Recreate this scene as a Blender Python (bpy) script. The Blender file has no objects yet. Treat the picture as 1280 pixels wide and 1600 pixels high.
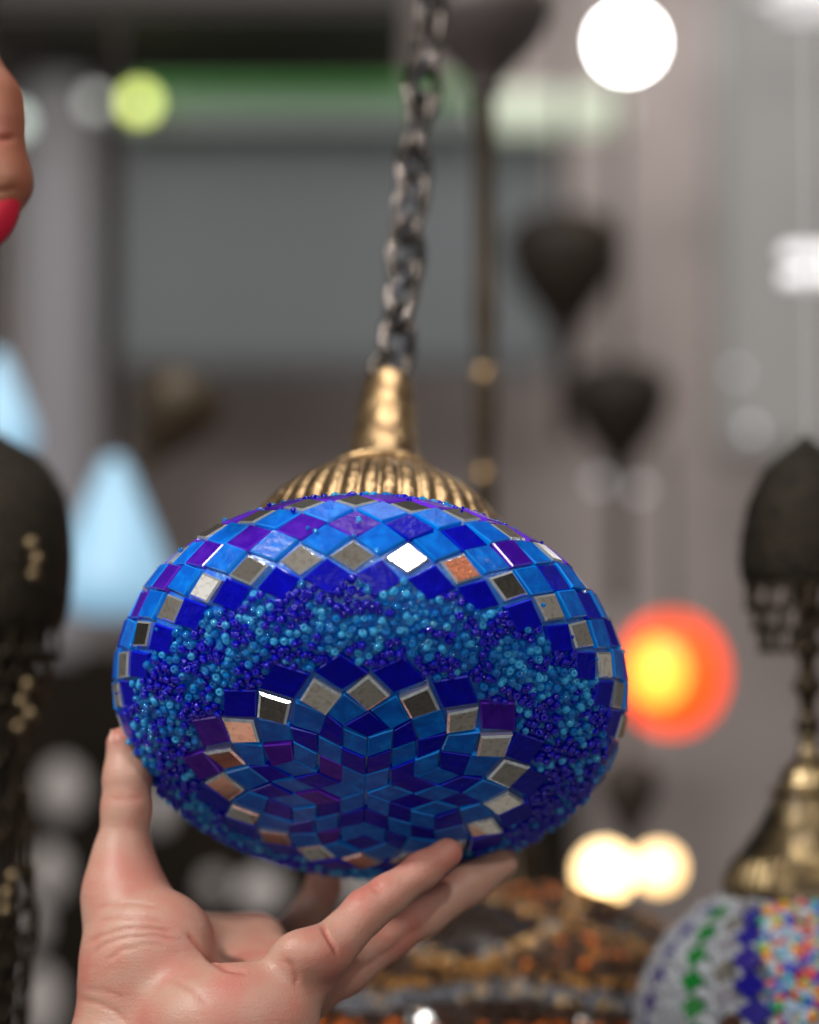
import bpy, bmesh, math, random
import numpy as np
from mathutils import Vector, Matrix
random.seed(7)
rng = np.random.default_rng(11)
scene = bpy.context.scene
COL = scene.collection

# ---------------------------------------------------------------- camera
F = 4533.0                                    # focal length in photo pixels (85 mm on a 24 mm wide sensor)
cam_d = bpy.data.cameras.new('camera')
cam = bpy.data.objects.new('camera', cam_d)
COL.objects.link(cam)
cam_d.sensor_fit = 'HORIZONTAL'
cam_d.sensor_width = 24.0
cam_d.lens = 85.0
cam_d.clip_start = 0.05
cam_d.clip_end = 100
cam.matrix_world = Matrix.Translation((0, 0, 1.45)) @ Matrix.Rotation(math.radians(90 + 4), 4, 'X')
cam_d.dof.use_dof = True
cam_d.dof.focus_distance = 1.205
cam_d.dof.aperture_fstop = 2.15
cam_d.dof.aperture_blades = 0
scene.camera = cam
CM = cam.matrix_world.copy()

# ---------------------------------------------------------------- world, exposure
w = bpy.data.worlds.new('World')
scene.world = w
w.use_nodes = True
_nt = w.node_tree
_bg = _nt.nodes['Background']
_tc = _nt.nodes.new('ShaderNodeTexCoord')
_n = _nt.nodes.new('ShaderNodeTexNoise'); _n.inputs['Scale'].default_value = 2.6; _n.inputs['Detail'].default_value = 3
_nt.links.new(_tc.outputs['Generated'], _n.inputs['Vector'])
_r = _nt.nodes.new('ShaderNodeValToRGB')
_r.color_ramp.elements[0].position = 0.40; _r.color_ramp.elements[0].color = (0.085, 0.080, 0.075, 1)
_r.color_ramp.elements[1].position = 0.66; _r.color_ramp.elements[1].color = (0.70, 0.66, 0.60, 1)
_nt.links.new(_n.outputs['Fac'], _r.inputs['Fac'])
_nt.links.new(_r.outputs['Color'], _bg.inputs['Color'])
_bg.inputs['Strength'].default_value = 0.42
scene.view_settings.view_transform = 'Standard'
scene.view_settings.look = 'None'
scene.view_settings.exposure = 0
scene.view_settings.gamma = 1


def cw(x, y, z):
    """camera coordinates (x right, y down, z forward) to world"""
    return CM @ Vector((x, -y, -z))


def far(d):
    """the shop behind the lamp is only a couple of metres deep"""
    return d if d < 1.9 else 1.7 + (d - 1.9) * 0.32


def at(px, py, d):
    d = far(d)
    return cw((px - 640) / F * d, (py - 800) / F * d, d)


def px2m(n, d):
    return n / F * far(d)


# ---------------------------------------------------------------- lights
def area(name, loc, target, size, power, color=(1, 1, 1), sy=None):
    l = bpy.data.lights.new(name, 'AREA')
    l.energy = power
    l.color = color
    l.shape = 'RECTANGLE' if sy else 'DISK'
    l.size = size
    if sy: l.size_y = sy
    o = bpy.data.objects.new(name, l)
    COL.objects.link(o)
    o.location = loc
    o.rotation_euler = (Vector(target) - Vector(loc)).to_track_quat('-Z', 'Y').to_euler()
    return o


GC = Vector(cw(-0.017, 0.0787, 1.265))          # globe centre
area('key_light', cw(-0.62, -0.85, 0.50), GC, 0.22, 3.2, (1.0, 0.97, 0.94))
area('front_light', cw(-0.28, 0.02, -0.45), GC, 0.30, 5.0, (1.0, 0.96, 0.93))
area('top_light', cw(-0.04, -1.25, 1.24), GC, 0.30, 5.0, (1.0, 0.95, 0.88))
area('left_fill_light', cw(-2.2, -0.3, 0.7), GC, 1.2, 2.6, (0.95, 0.98, 1.0))  # added soft fill for the mirrors on the left; no window stands there
area('small_spot_left', cw(-0.9, -0.9, 0.7), GC, 0.09, 20.0, (1.0, 0.98, 0.95))
area('small_spot_front', cw(0.22, -0.75, 0.2), GC, 0.06, 6.0, (1.0, 0.98, 0.95))
area('right_light', cw(0.95, -0.75, 0.75), GC, 0.10, 1.8, (1.0, 0.93, 0.85))
area('rim_light', cw(0.62, -0.50, 3.0), GC, 0.12, 4.0, (1.0, 0.98, 0.93))
area('shop_light', cw(0.1, -1.25, 1.75), cw(0.05, 0.0, 3.0), 0.8, 12.0, (1.0, 0.97, 0.95))
area('side_shop_light', cw(1.2, -0.5, 1.9), cw(0.55, -0.05, 3.0), 0.4, 1.7, (1.0, 0.98, 0.97))


# ---------------------------------------------------------------- helpers
def tag(o, label=None, cat=None, group=None, kind=None):
    if label: o['label'] = label
    if cat: o['category'] = cat
    if group: o['group'] = group
    if kind: o['kind'] = kind
    return o


def empty(name, loc=(0, 0, 0), mw=None):
    o = bpy.data.objects.new(name, None)
    COL.objects.link(o)
    o.empty_display_size = 0.05
    if mw is not None: o.matrix_world = mw
    else: o.location = loc
    return o


def link(name, me, parent=None, smooth=True):
    o = bpy.data.objects.new(name, me)
    COL.objects.link(o)
    if parent is not None: o.parent = parent
    if smooth:
        me.polygons.foreach_set('use_smooth', [True] * len(me.polygons))
    return o


def mesh(name, V, Fc, mats, idx=None, parent=None, smooth=True, recalc=False):
    me = bpy.data.meshes.new(name)
    me.from_pydata([tuple(v) for v in V], [], [tuple(f) for f in Fc])
    for m in (mats if isinstance(mats, (list, tuple)) else [mats]): me.materials.append(m)
    if idx is not None: me.polygons.foreach_set('material_index', list(idx))
    if recalc:
        bm = bmesh.new(); bm.from_mesh(me)
        bmesh.ops.recalc_face_normals(bm, faces=bm.faces)
        bm.to_mesh(me); bm.free()
    me.update()
    return link(name, me, parent, smooth)


def lathe(name, prof, mat, parent=None, seg=64, rib=None, arc=None, loc=None):
    """prof: list of (r, z); rib: f(r, z, angle) -> radius"""
    V, Fc = [], []
    n = len(prof)
    for k in range(seg):
        a = 2 * math.pi * k / seg
        for r, z in prof:
            rr = rib(r, z, a) if rib else r
            V.append((rr * math.cos(a), rr * math.sin(a), z))
    for k in range(seg):
        k2 = (k + 1) % seg
        for i in range(n - 1):
            Fc.append((k * n + i, k2 * n + i, k2 * n + i + 1, k * n + i + 1))
    o = mesh(name, V, Fc, mat, parent=parent)
    if loc is not None: o.location = loc
    return o


def smooth_prof(pts, n=8):
    """Catmull-Rom through profile points"""
    out = []
    P = [pts[0]] + list(pts) + [pts[-1]]
    for i in range(1, len(P) - 2):
        p0, p1, p2, p3 = [np.array(P[j], float) for j in (i - 1, i, i + 1, i + 2)]
        for t in np.linspace(0, 1, n, endpoint=False):
            out.append(tuple(0.5 * ((2 * p1) + (-p0 + p2) * t + (2 * p0 - 5 * p1 + 4 * p2 - p3) * t * t + (-p0 + 3 * p1 - 3 * p2 + p3) * t ** 3)))
    out.append(tuple(pts[-1]))
    return [(max(float(a), 0), float(b)) for a, b in out]


def tube_verts(path, r, seg=10, closed=False):
    path = [Vector(p) for p in path]
    n = len(path)
    V, Fc = [], []
    up = Vector((0.13, 0.31, 0.94)).normalized()
    for i, p in enumerate(path):
        if closed: t = path[(i + 1) % n] - path[i - 1]
        else: t = path[min(i + 1, n - 1)] - path[max(i - 1, 0)]
        t.normalize()
        s = t.cross(up)
        if s.length < 1e-4: s = t.cross(Vector((1, 0, 0)))
        s.normalize()
        u = s.cross(t)
        rr = r(i / max(n - 1, 1)) if callable(r) else r
        for k in range(seg):
            a = 2 * math.pi * k / seg
            V.append(p + s * math.cos(a) * rr + u * math.sin(a) * rr)
        up = u
    m = n if closed else n - 1
    for i in range(m):
        j = (i + 1) % n
        for k in range(seg):
            k2 = (k + 1) % seg
            Fc.append((i * seg + k, i * seg + k2, j * seg + k2, j * seg + k))
    if not closed:
        Fc.append(tuple(range(seg - 1, -1, -1)))
        Fc.append(tuple((n - 1) * seg + k for k in range(seg)))
    return V, Fc


def box(name, size, mat, parent=None, loc=(0, 0, 0), bevel=0.0):
    bm = bmesh.new()
    bmesh.ops.create_cube(bm, size=1.0)
    for v in bm.verts: v.co = Vector((v.co.x * size[0], v.co.y * size[1], v.co.z * size[2]))
    if bevel:
        bmesh.ops.bevel(bm, geom=bm.edges[:], offset=bevel, segments=2, affect='EDGES')
    me = bpy.data.meshes.new(name)
    bm.to_mesh(me); bm.free()
    me.materials.append(mat)
    o = link(name, me, parent, False)
    o.location = loc
    return o


# ---------------------------------------------------------------- materials
def mat(name, base, rough=0.4, metal=0.0, coat=0.0, trans=0.0, noise=None, bump=None, emit=None, estr=0.0, sss=0.0, spec=0.5, ior=1.5):
    m = bpy.data.materials.new(name)
    m.use_nodes = True
    nt = m.node_tree
    b = nt.nodes['Principled BSDF']
    b.inputs['Base Color'].default_value = (*base, 1)
    b.inputs['Roughness'].default_value = rough
    b.inputs['Metallic'].default_value = metal
    b.inputs['Coat Weight'].default_value = coat
    b.inputs['Coat Roughness'].default_value = 0.06
    b.inputs['Transmission Weight'].default_value = trans
    b.inputs['Specular IOR Level'].default_value = spec
    b.inputs['IOR'].default_value = ior
    if sss:
        b.inputs['Subsurface Weight'].default_value = sss
        b.inputs['Subsurface Radius'].default_value = (1.0, 0.35, 0.2)
        b.inputs['Subsurface Scale'].default_value = 0.006
    if emit:
        b.inputs['Emission Color'].default_value = (*emit, 1)
        b.inputs['Emission Strength'].default_value = estr
    tc = nt.nodes.new('ShaderNodeTexCoord')
    if noise:                                  # (scale, second colour, low, high)
        sc, c2, lo, hi = noise
        n = nt.nodes.new('ShaderNodeTexNoise'); n.inputs['Scale'].default_value = sc; n.inputs['Detail'].default_value = 5
        nt.links.new(tc.outputs['Object'], n.inputs['Vector'])
        r = nt.nodes.new('ShaderNodeMapRange'); r.inputs['From Min'].default_value = lo; r.inputs['From Max'].default_value = hi
        nt.links.new(n.outputs['Fac'], r.inputs['Value'])
        mx = nt.nodes.new('ShaderNodeMix'); mx.data_type = 'RGBA'
        mx.inputs['A'].default_value = (*base, 1); mx.inputs['B'].default_value = (*c2, 1)
        nt.links.new(r.outputs['Result'], mx.inputs['Factor'])
        nt.links.new(mx.outputs['Result'], b.inputs['Base Color'])
    if bump:                                   # (scale, strength, distance)
        n = nt.nodes.new('ShaderNodeTexNoise'); n.inputs['Scale'].default_value = bump[0]; n.inputs['Detail'].default_value = 6
        nt.links.new(tc.outputs['Object'], n.inputs['Vector'])
        bp = nt.nodes.new('ShaderNodeBump'); bp.inputs['Strength'].default_value = bump[1]; bp.inputs['Distance'].default_value = bump[2]
        nt.links.new(n.outputs['Fac'], bp.inputs['Height'])
        nt.links.new(bp.outputs['Normal'], b.inputs['Normal'])
        if coat: nt.links.new(bp.outputs['Normal'], b.inputs['Coat Normal'])
    return m


TB = (260, 0.35, 0.0012)
M = {}
M['cyan'] = mat('cyan_glass', (0.0, 0.075, 0.40), 0.3, coat=0.06, spec=0.12, noise=(170, (0.0, 0.15, 0.58), 0.45, 0.75), bump=TB)
M['cobalt'] = mat('cobalt_glass', (0.0, 0.0, 0.25), 0.3, coat=0.06, spec=0.12, noise=(150, (0.0, 0.001, 0.38), 0.45, 0.8), bump=TB)
M['purple'] = mat('purple_glass', (0.03, 0.001, 0.22), 0.3, coat=0.06, spec=0.12, noise=(150, (0.06, 0.008, 0.29), 0.45, 0.8), bump=TB)
M['cyan_edge'] = mat('cyan_glass_edge', (0.0, 0.20, 0.70), 0.15, coat=0.6)  # light caught in the cut edges is put into these lighter edge colours
M['cobalt_edge'] = mat('cobalt_glass_edge', (0.0, 0.006, 0.45), 0.15, coat=0.6)
M['purple_edge'] = mat('purple_glass_edge', (0.10, 0.01, 0.45), 0.15, coat=0.6)
M['mirror'] = mat('mirror_face', (0.80, 0.76, 0.70), 0.08, metal=1.0, noise=(420, (0.52, 0.47, 0.41), 0.5, 0.75), bump=(300, 0.06, 0.0006))
M['mirror_edge'] = mat('mirror_edge', (0.72, 0.78, 0.84), 0.06, metal=0.8, coat=1.0, bump=(260, 0.25, 0.0008))
M['rust_mirror'] = mat('rusty_mirror_face', (0.55, 0.16, 0.07), 0.3, metal=0.4, noise=(900, (0.25, 0.10, 0.07), 0.4, 0.7), bump=(900, 0.5, 0.0008))
M['grout'] = mat('blue_glued_glass', (0.0, 0.09, 0.50), 0.35, coat=0.5, noise=(120, (0.02, 0.16, 0.42), 0.4, 0.7), bump=(500, 0.5, 0.001))

def bead_mat(name, base, tr, share):
    """coloured glass: part of the light goes straight through, the rest is a glossy body"""
    m = mat(name, base, 0.10, coat=1.0, spec=0.1)
    m.node_tree.nodes['Principled BSDF'].inputs['Coat IOR'].default_value = 1.8
    m.node_tree.nodes['Principled BSDF'].inputs['Coat Roughness'].default_value = 0.015
    nt = m.node_tree
    t = nt.nodes.new('ShaderNodeBsdfTransparent'); t.inputs['Color'].default_value = (*tr, 1)
    mx = nt.nodes.new('ShaderNodeMixShader'); mx.inputs['Fac'].default_value = share
    out = [n for n in nt.nodes if n.type == 'OUTPUT_MATERIAL'][0]
    nt.links.new(nt.nodes['Principled BSDF'].outputs[0], mx.inputs[1])
    nt.links.new(t.outputs[0], mx.inputs[2])
    nt.links.new(mx.outputs[0], out.inputs['Surface'])
    return m


M['bead_aqua'] = bead_mat('aqua_bead', (0.0, 0.185, 0.54), (0.15, 0.78, 1.0), 0.55)
M['bead_pale'] = bead_mat('pale_aqua_bead', (0.07, 0.48, 0.82), (0.4, 0.9, 1.0), 0.6)
M['bead_navy'] = bead_mat('navy_bead', (0.0, 0.0, 0.46), (0.0, 0.05, 1.0), 0.4)
M['brass'] = mat('antique_brass', (0.44, 0.295, 0.15), 0.34, metal=1.0, noise=(90, (0.17, 0.10, 0.05), 0.45, 0.70), bump=(150, 0.6, 0.003))
M['brass_dark'] = mat('dark_brass', (0.055, 0.040, 0.025), 0.42, metal=1.0, noise=(40, (0.05, 0.04, 0.03), 0.4, 0.7), bump=(90, 0.3, 0.002))
M['brass_mid'] = mat('aged_brass', (0.34, 0.25, 0.13), 0.33, metal=1.0, noise=(60, (0.10, 0.075, 0.05), 0.42, 0.62), bump=(120, 0.35, 0.002))
M['pierced'] = mat('pierced_dark_brass', (0.028, 0.020, 0.012), 0.45, metal=0.8, noise=(330, (0.006, 0.005, 0.004), 0.44, 0.58), bump=(330, 1.0, 0.003))
M['brass_black'] = mat('blackened_brass', (0.010, 0.007, 0.005), 0.6, spec=0.25, noise=(60, (0.035, 0.022, 0.012), 0.5, 0.75), bump=(160, 0.6, 0.003))
M['chain'] = mat('gunmetal_chain', (0.11, 0.095, 0.085), 0.14, metal=1.0, bump=(200, 0.5, 0.0015))
M['cord'] = mat('black_cord', (0.03, 0.03, 0.04), 0.35, coat=0.3)


def skin_material(name, base, red, blotch=0.5):
    m = bpy.data.materials.new(name); m.use_nodes = True
    nt = m.node_tree; N = nt.nodes; L = nt.links
    b = N['Principled BSDF']
    tc = N.new('ShaderNodeTexCoord')
    n1 = N.new('ShaderNodeTexNoise'); n1.inputs['Scale'].default_value = 38; n1.inputs['Detail'].default_value = 4
    L.new(tc.outputs['Object'], n1.inputs['Vector'])
    r1 = N.new('ShaderNodeMapRange'); r1.inputs['From Min'].default_value = 0.4; r1.inputs['From Max'].default_value = 0.68
    L.new(n1.outputs['Fac'], r1.inputs['Value'])
    mx = N.new('ShaderNodeMix'); mx.data_type = 'RGBA'
    mx.inputs['A'].default_value = (*base, 1); mx.inputs['B'].default_value = (*red, 1)
    L.new(r1.outputs['Result'], mx.inputs['Factor'])
    at_ = N.new('ShaderNodeAttribute'); at_.attribute_name = 'crease'
    m2 = N.new('ShaderNodeMix'); m2.data_type = 'RGBA'
    L.new(at_.outputs['Fac'], m2.inputs['Factor'])
    L.new(mx.outputs['Result'], m2.inputs['A'])
    m2.inputs['B'].default_value = (red[0] * 0.8, red[1] * 0.55, red[2] * 0.5, 1)
    L.new(m2.outputs['Result'], b.inputs['Base Color'])
    b.inputs['Roughness'].default_value = 0.48
    b.inputs['Specular IOR Level'].default_value = 0.4
    b.inputs['Subsurface Weight'].default_value = 0.3
    b.inputs['Subsurface Radius'].default_value = (1.0, 0.32, 0.18)
    b.inputs['Subsurface Scale'].default_value = 0.007
    # fine skin relief: cells and short stretched wrinkles
    v = N.new('ShaderNodeTexVoronoi'); v.inputs['Scale'].default_value = 900
    L.new(tc.outputs['Object'], v.inputs['Vector'])
    mp = N.new('ShaderNodeMapping'); mp.inputs['Rotation'].default_value = (0.2, 0.5, 0.3); mp.inputs['Scale'].default_value = (60, 60, 480)
    L.new(tc.outputs['Object'], mp.inputs['Vector'])
    n2 = N.new('ShaderNodeTexNoise'); n2.inputs['Scale'].default_value = 1.0; n2.inputs['Detail'].default_value = 5; n2.inputs['Distortion'].default_value = 0.6
    L.new(mp.outputs['Vector'], n2.inputs['Vector'])
    b1 = N.new('ShaderNodeBump'); b1.inputs['Strength'].default_value = 0.22; b1.inputs['Distance'].default_value = 0.0005
    L.new(v.outputs['Distance'], b1.inputs['Height'])
    b2 = N.new('ShaderNodeBump'); b2.inputs['Strength'].default_value = 0.2; b2.inputs['Distance'].default_value = 0.0009
    L.new(n2.outputs['Fac'], b2.inputs['Height']); L.new(b1.outputs['Normal'], b2.inputs['Normal'])
    L.new(b2.outputs['Normal'], b.inputs['Normal'])
    return m


M['skin'] = skin_material('skin', (0.40, 0.225, 0.165), (0.41, 0.14, 0.105))
M['skin_dark'] = skin_material('tanned_skin', (0.20, 0.075, 0.035), (0.20, 0.045, 0.025))
M['nail'] = mat('fingernail', (0.62, 0.34, 0.27), 0.22, coat=0.5, sss=0.2)
M['red_tip'] = mat('red_fingertip', (0.36, 0.008, 0.025), 0.6, spec=0.2)
M['paint_mauve'] = mat('mauve_wall_paint', (0.30, 0.252, 0.240), 0.8, noise=(1.5, (0.24, 0.205, 0.198), 0.4, 0.7))
M['paint_dark'] = mat('dark_soffit_paint', (0.052, 0.046, 0.043), 0.8)

# ================================================================ SETTING
def facing(name, px0, py0, px1, py1, d, thick, m, parent=None, bevel=0.01):
    """an upright box whose front covers a given part of the view at distance d"""
    c = at((px0 + px1) / 2, (py0 + py1) / 2, d)
    o = box(name, (px2m(abs(px1 - px0), d), thick, px2m(abs(py1 - py0), d)), m, parent, c, bevel)
    return o


tag(facing('back_wall', -900, -900, 2300, 2600, 6.6, 0.1, M['paint_mauve'], bevel=0), kind='structure')
tag(facing('ceiling_soffit', -900, -700, 640, 128, 5.9, 0.6, M['paint_dark']), kind='structure')
tag(facing('side_wall', 1118, -200, 1900, 720, 5.6, 0.1, mat('light_wall_paint', (0.27, 0.265, 0.26), 0.8)), kind='structure')
# ================================================================ MAIN LAMP
A = 0.11; CH = 0.051; NE = 2.229
_t = np.linspace(0, 1, 3000) * np.pi / 2
_r = np.sin(_t) ** (2 / NE) * A; _h = np.cos(_t) ** (2 / NE) * CH
_s = np.r_[0, np.cumsum(np.hypot(np.diff(_r), np.diff(_h)))]
SE = _s[-1]
ax = np.array([-0.04934713, 1.0, -0.87317670]); ax /= np.linalg.norm(ax)
e1 = np.array([0, -1.0, 0]) - ax * (-ax[1]); e1 /= np.linalg.norm(e1)
e2 = np.cross(ax, e1)
if e2[0] < 0: e2 = -e2
# local frame: z = up the axis, x = to the right, y = z cross x
def c2w(v): return np.array(CM.to_3x3() @ Vector((v[0], -v[1], -v[2])))
zl = c2w(-ax); xl = c2w(e2); yl = np.cross(zl, xl)
SG = 1.0 if np.dot(yl, c2w(e1)) > 0 else -1.0
LM = Matrix(((xl[0], yl[0], zl[0], 0), (xl[1], yl[1], zl[1], 0), (xl[2], yl[2], zl[2], 0), (0, 0, 0, 1)))
LM = Matrix.Translation(cw(-0.01696, 0.07872, 1.26496)) @ LM


def gp(s, azd, off=0.0):
    """point on the globe: s = arc length from the bottom pole, azd = degrees from the near side"""
    s = float(s)
    up = s > SE
    q = 2 * SE - s if up else s
    r = np.interp(q, _s, _r); h = np.interp(q, _s, _h)
    r2 = np.interp(min(q + 3e-4, SE), _s, _r); h2 = np.interp(min(q + 3e-4, SE), _s, _h)
    r1 = np.interp(max(q - 3e-4, 0), _s, _r); h1 = np.interp(max(q - 3e-4, 0), _s, _h)
    tr, th = r2 - r1, h2 - h1
    nr, nh = -th, tr
    l = math.hypot(nr, nh) or 1
    nr, nh = nr / l, nh / l
    z, nz = -h, -nh
    if up: z, nz = -z, -nz
    a = math.radians(azd)
    R = r + nr * off
    return Vector((R * math.sin(a), SG * R * math.cos(a), z + nz * off))


lamp = empty('pendant_lamp', mw=LM)
tag(lamp, 'blue mosaic glass pendant lamp with brass cap on a chain, held in the hand', 'lamp')
prof = [(float(r), -float(h)) for r, h in zip(_r[::60], _h[::60])] + [(A, 0)]
prof = prof + [(r, -z) for r, z in prof[::-1][1:] if r > 0.03]
lathe('glass_globe', prof, M['grout'], lamp, 128)

T_V, T_F, T_M = [], [], []
TM = ['cyan', 'cyan_edge', 'cobalt', 'cobalt_edge', 'purple', 'purple_edge', 'grout']
MI_V, MI_F, MI_M = [], [], []
MM = ['mirror', 'mirror_edge', 'rust_mirror']


def tile(corners, kind, thick=0.0026, shrink=0.93, jit=0.0003, tilt=0.02):
    """corners: (s, az) x4 ; a bevelled piece of cut glass glued on the globe"""
    P = [gp(s, a) for s, a in corners]
    c = sum(P, Vector()) / 4
    n = (P[2] - P[0]).cross(P[3] - P[1]).normalized()
    cs = sum(p[0] for p in corners) / 4
    nn = gp(cs, sum(p[1] for p in corners) / 4, 0.01) - gp(cs, sum(p[1] for p in corners) / 4)
    if n.dot(nn) < 0: n = -n
    lift = max((c - p).dot(n) for p in P)
    rx = Vector((random.gauss(0, tilt), random.gauss(0, tilt), random.gauss(0, tilt)))
    n2 = (n + rx).normalized()
    rot = random.gauss(0, 0.045)
    cc = c + Vector((random.gauss(0, jit), random.gauss(0, jit), random.gauss(0, jit)))
    u = (P[1] - P[0]).normalized()
    pts = []
    for p in P:
        v = (p - c)
        v = v - n * v.dot(n)
        v = Matrix.Rotation(rot, 3, n) @ v
        v = v * shrink * (1 + random.gauss(0, 0.028))
        v = v - n2 * v.dot(n2)
        pts.append(cc + v)
    mir = kind in ('mirror', 'rust_mirror')
    V, Fc, Mi = (MI_V, MI_F, MI_M) if mir else (T_V, T_F, T_M)
    names = MM if mir else TM
    fi = names.index(kind); ei = names.index('mirror_edge') if mir else names.index(kind + '_edge')
    b = len(V)
    ins = 0.84 if mir else 0.93
    top = thick + random.gauss(0, 0.0002)
    for p in pts: V.append(p - n2 * 0.003)
    for p in pts: V.append(p + n2 * (top - 0.0006))
    for p in pts: V.append(cc + (p - cc) * ins + n2 * (top if not mir else top + 0.0001))
    for k in range(4):
        j = (k + 1) % 4
        Fc.append((b + k, b + j, b + 4 + j, b + 4 + k)); Mi.append(ei)
        Fc.append((b + 4 + k, b + 4 + j, b + 8 + j, b + 8 + k)); Mi.append(ei)
    Fc.append((b + 8, b + 9, b + 10, b + 11)); Mi.append(fi)
    Fc.append((b + 3, b + 2, b + 1, b)); Mi.append(ei)


AZ0 = 4.7
EE = 0.0117
def latt(i, j, sec):
    """hexagonal star lattice point of one 60 degree sector"""
    x = (i + 0.5 * j) * EE; y = j * EE * math.sqrt(3) / 2
    s = math.hypot(x, y); a = math.degrees(math.atan2(y, x))
    return (s, AZ0 + 60 * sec + a)


def ringkind(k, n, tot):
    if k % 2 == 0: return 'cyan'
    azs = (n / tot) * 360
    if 190 < azs < 330 and random.random() < 0.4: return 'purple'
    return 'purple' if random.random() < 0.02 else 'cobalt'


for sec in range(6):
    for i in range(3):
        for j in range(3 - i):
            k = i + j
            q = [latt(i, j, sec), latt(i + 1, j, sec), latt(i + 1, j + 1, sec), latt(i, j + 1, sec)]
            if i == 0 and j == 0: q[0] = (0.0002, q[2][1])
            tile(q, ringkind(k, sec * 3 + j, 18), shrink=0.97)
def lv(level, m):
    """outer circular rings: level 3 and up, 18 positions, odd levels on the seams"""
    rad = {3: None, 4: None, 5: 0.0503, 6: 0.0607, 7: 0.0712, 8: 0.0800}[level]
    az = AZ0 + m * 20 + (0 if level % 2 == 1 else 10)
    if level == 3:
        sec, k = divmod(m, 3)
        return latt(3 - k, k, sec % 6 + 0)
    if level == 4:
        sec, k = divmod(m, 3)
        return latt(3 - k, k + 1, sec % 6)
    return (rad, az)


def fixaz(q):
    a0 = q[0][1]
    return [(s, a0 + ((a - a0 + 180) % 360 - 180)) for s, a in q]


for m in range(18):
    # ring 3 (cobalt in the notches of the star)
    q = fixaz([lv(3, m), lv(4, m), lv(5, m), lv(4, (m - 1) % 18)])
    tile(q, ringkind(3, m, 18), shrink=0.96)
    q = fixaz([lv(4, m), lv(5, (m + 1) % 18), lv(6, m), lv(5, m)])
    tile(q, 'cyan', shrink=0.96)
    q = fixaz([lv(5, m), lv(6, m), lv(7, m), lv(6, (m - 1) % 18)])
    c = lv(6, m)
    s0 = 0.0607 ; a0 = AZ0 + m * 20
    rr = random.gauss(0, 6)
    hs = 0.0094; wd = math.degrees(0.0092 / float(np.interp(s0, _s, _r)))
    q = [(s0 - hs, a0), (s0, a0 + wd), (s0 + hs, a0), (s0, a0 - wd)]
    tile(q, 'mirror', thick=0.0034, shrink=1.0, tilt=0.07)
    q = fixaz([lv(6, m), lv(7, (m + 1) % 18), lv(8, m), lv(7, m)])
    tile(q, 'purple' if m in (13, 14, 2) else 'cobalt', shrink=0.95)

# belt of diamonds around the equator
NB = 31; STP = 360.0 / NB; AB = -0.3
rows = [('cobalt', 0.1113), ('mirror', 0.1193), ('cyan', 0.1270), ('violet', 0.1343), ('cyan', 0.1416), ('mirror', 0.1488), ('purple', 0.1560)]
half = 0.0078
for ri, (kind, s0) in enumerate(rows):
    for m in range(NB):
        a0 = AB + (m + (0.5 if ri % 2 == 0 else 0)) * STP
        k = kind
        if kind == 'violet': k = 'purple' if (a0 + 60) % 360 < 70 or random.random() < 0.3 else 'cobalt'
        elif kind == 'cobalt' and random.random() < 0.05: k = 'purple'
        elif kind == 'cyan' and random.random() < 0.05: k = 'cobalt'
        elif kind == 'mirror' and ri == 1 and m == 2: k = 'rust_mirror'
        hh = half
        q = [(s0 - hh, a0), (s0, a0 + STP / 2), (s0 + hh, a0), (s0, a0 - STP / 2)]
        tile(q, k, thick=0.0026, shrink=0.94 if kind != 'mirror' else 0.86)
tl = mesh('glass_tiles', T_V, T_F, [M[k] for k in TM], T_M, lamp, smooth=False, recalc=True)
for q in range(len(MI_V) // 12):
    f = [tuple(i - 12 * q for i in fc) for fc in MI_F[q * 10:q * 10 + 10]]
    o = mesh('mirror_tile', MI_V[q * 12:q * 12 + 12], f, [M[k] for k in MM], MI_M[q * 10:q * 10 + 10], lamp, smooth=False, recalc=True)
    if 2 in MI_M[q * 10:q * 10 + 10]: o['label'] = 'rusty red mirror tile'


# --- beads
def poisson(s0, s1, dmin, tries, edge0=None, edge1=None, azr=(0, 360)):
    """dart throwing on the globe between two latitudes"""
    cell = dmin
    grid = {}
    out = []
    for _ in range(tries):
        s = random.uniform(s0, s1); a = random.uniform(*azr)
        if edge0 and not edge0(s, a): continue
        p = gp(s, a)
        key = (int(p.x // cell), int(p.y // cell), int(p.z // cell))
        ok = True
        for dx in (-1, 0, 1):
            for dy in (-1, 0, 1):
                for dz in (-1, 0, 1):
                    for q in grid.get((key[0] + dx, key[1] + dy, key[2] + dz), ()):
                        if (q - p).length_squared < dmin * dmin: ok = False; break
                    if not ok: break
                if not ok: break
            if not ok: break
        if ok:
            grid.setdefault(key, []).append(p)
            out.append((s, a))
    return out


def bead_tmpl(nu=12, nv=8):
    """seed bead: squat ring with a hole, outer diameter 1, height 0.62"""
    V, Fc = [], []
    for i in range(nu):
        a = 2 * math.pi * i / nu
        for j in range(nv):
            b = 2 * math.pi * j / nv
            r = 0.268 + 0.232 * math.cos(b)
            V.append((r * math.cos(a), r * math.sin(a), 0.36 * math.sin(b)))
    for i in range(nu):
        for j in range(nv):
            i2, j2 = (i + 1) % nu, (j + 1) % nv
            Fc.append((i * nv + j, i2 * nv + j, i2 * nv + j2, i * nv + j2))
    return np.array(V), np.array(Fc)


BT, BF = bead_tmpl(14, 9)


def vnoise(p, sc, seed=0):
    """cheap smooth 3-D value noise"""
    x = np.array(p) * sc + seed * 17.3
    i = np.floor(x).astype(int); f = x - i; f = f * f * (3 - 2 * f)
    r = 0
    for dx in (0, 1):
        for dy in (0, 1):
            for dz in (0, 1):
                hsh = math.sin((i[0] + dx) * 127.1 + (i[1] + dy) * 311.7 + (i[2] + dz) * 74.7) * 43758.5453
                v = hsh - math.floor(hsh)
                r += v * (f[0] if dx else 1 - f[0]) * (f[1] if dy else 1 - f[1]) * (f[2] if dz else 1 - f[2])
    return r


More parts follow.
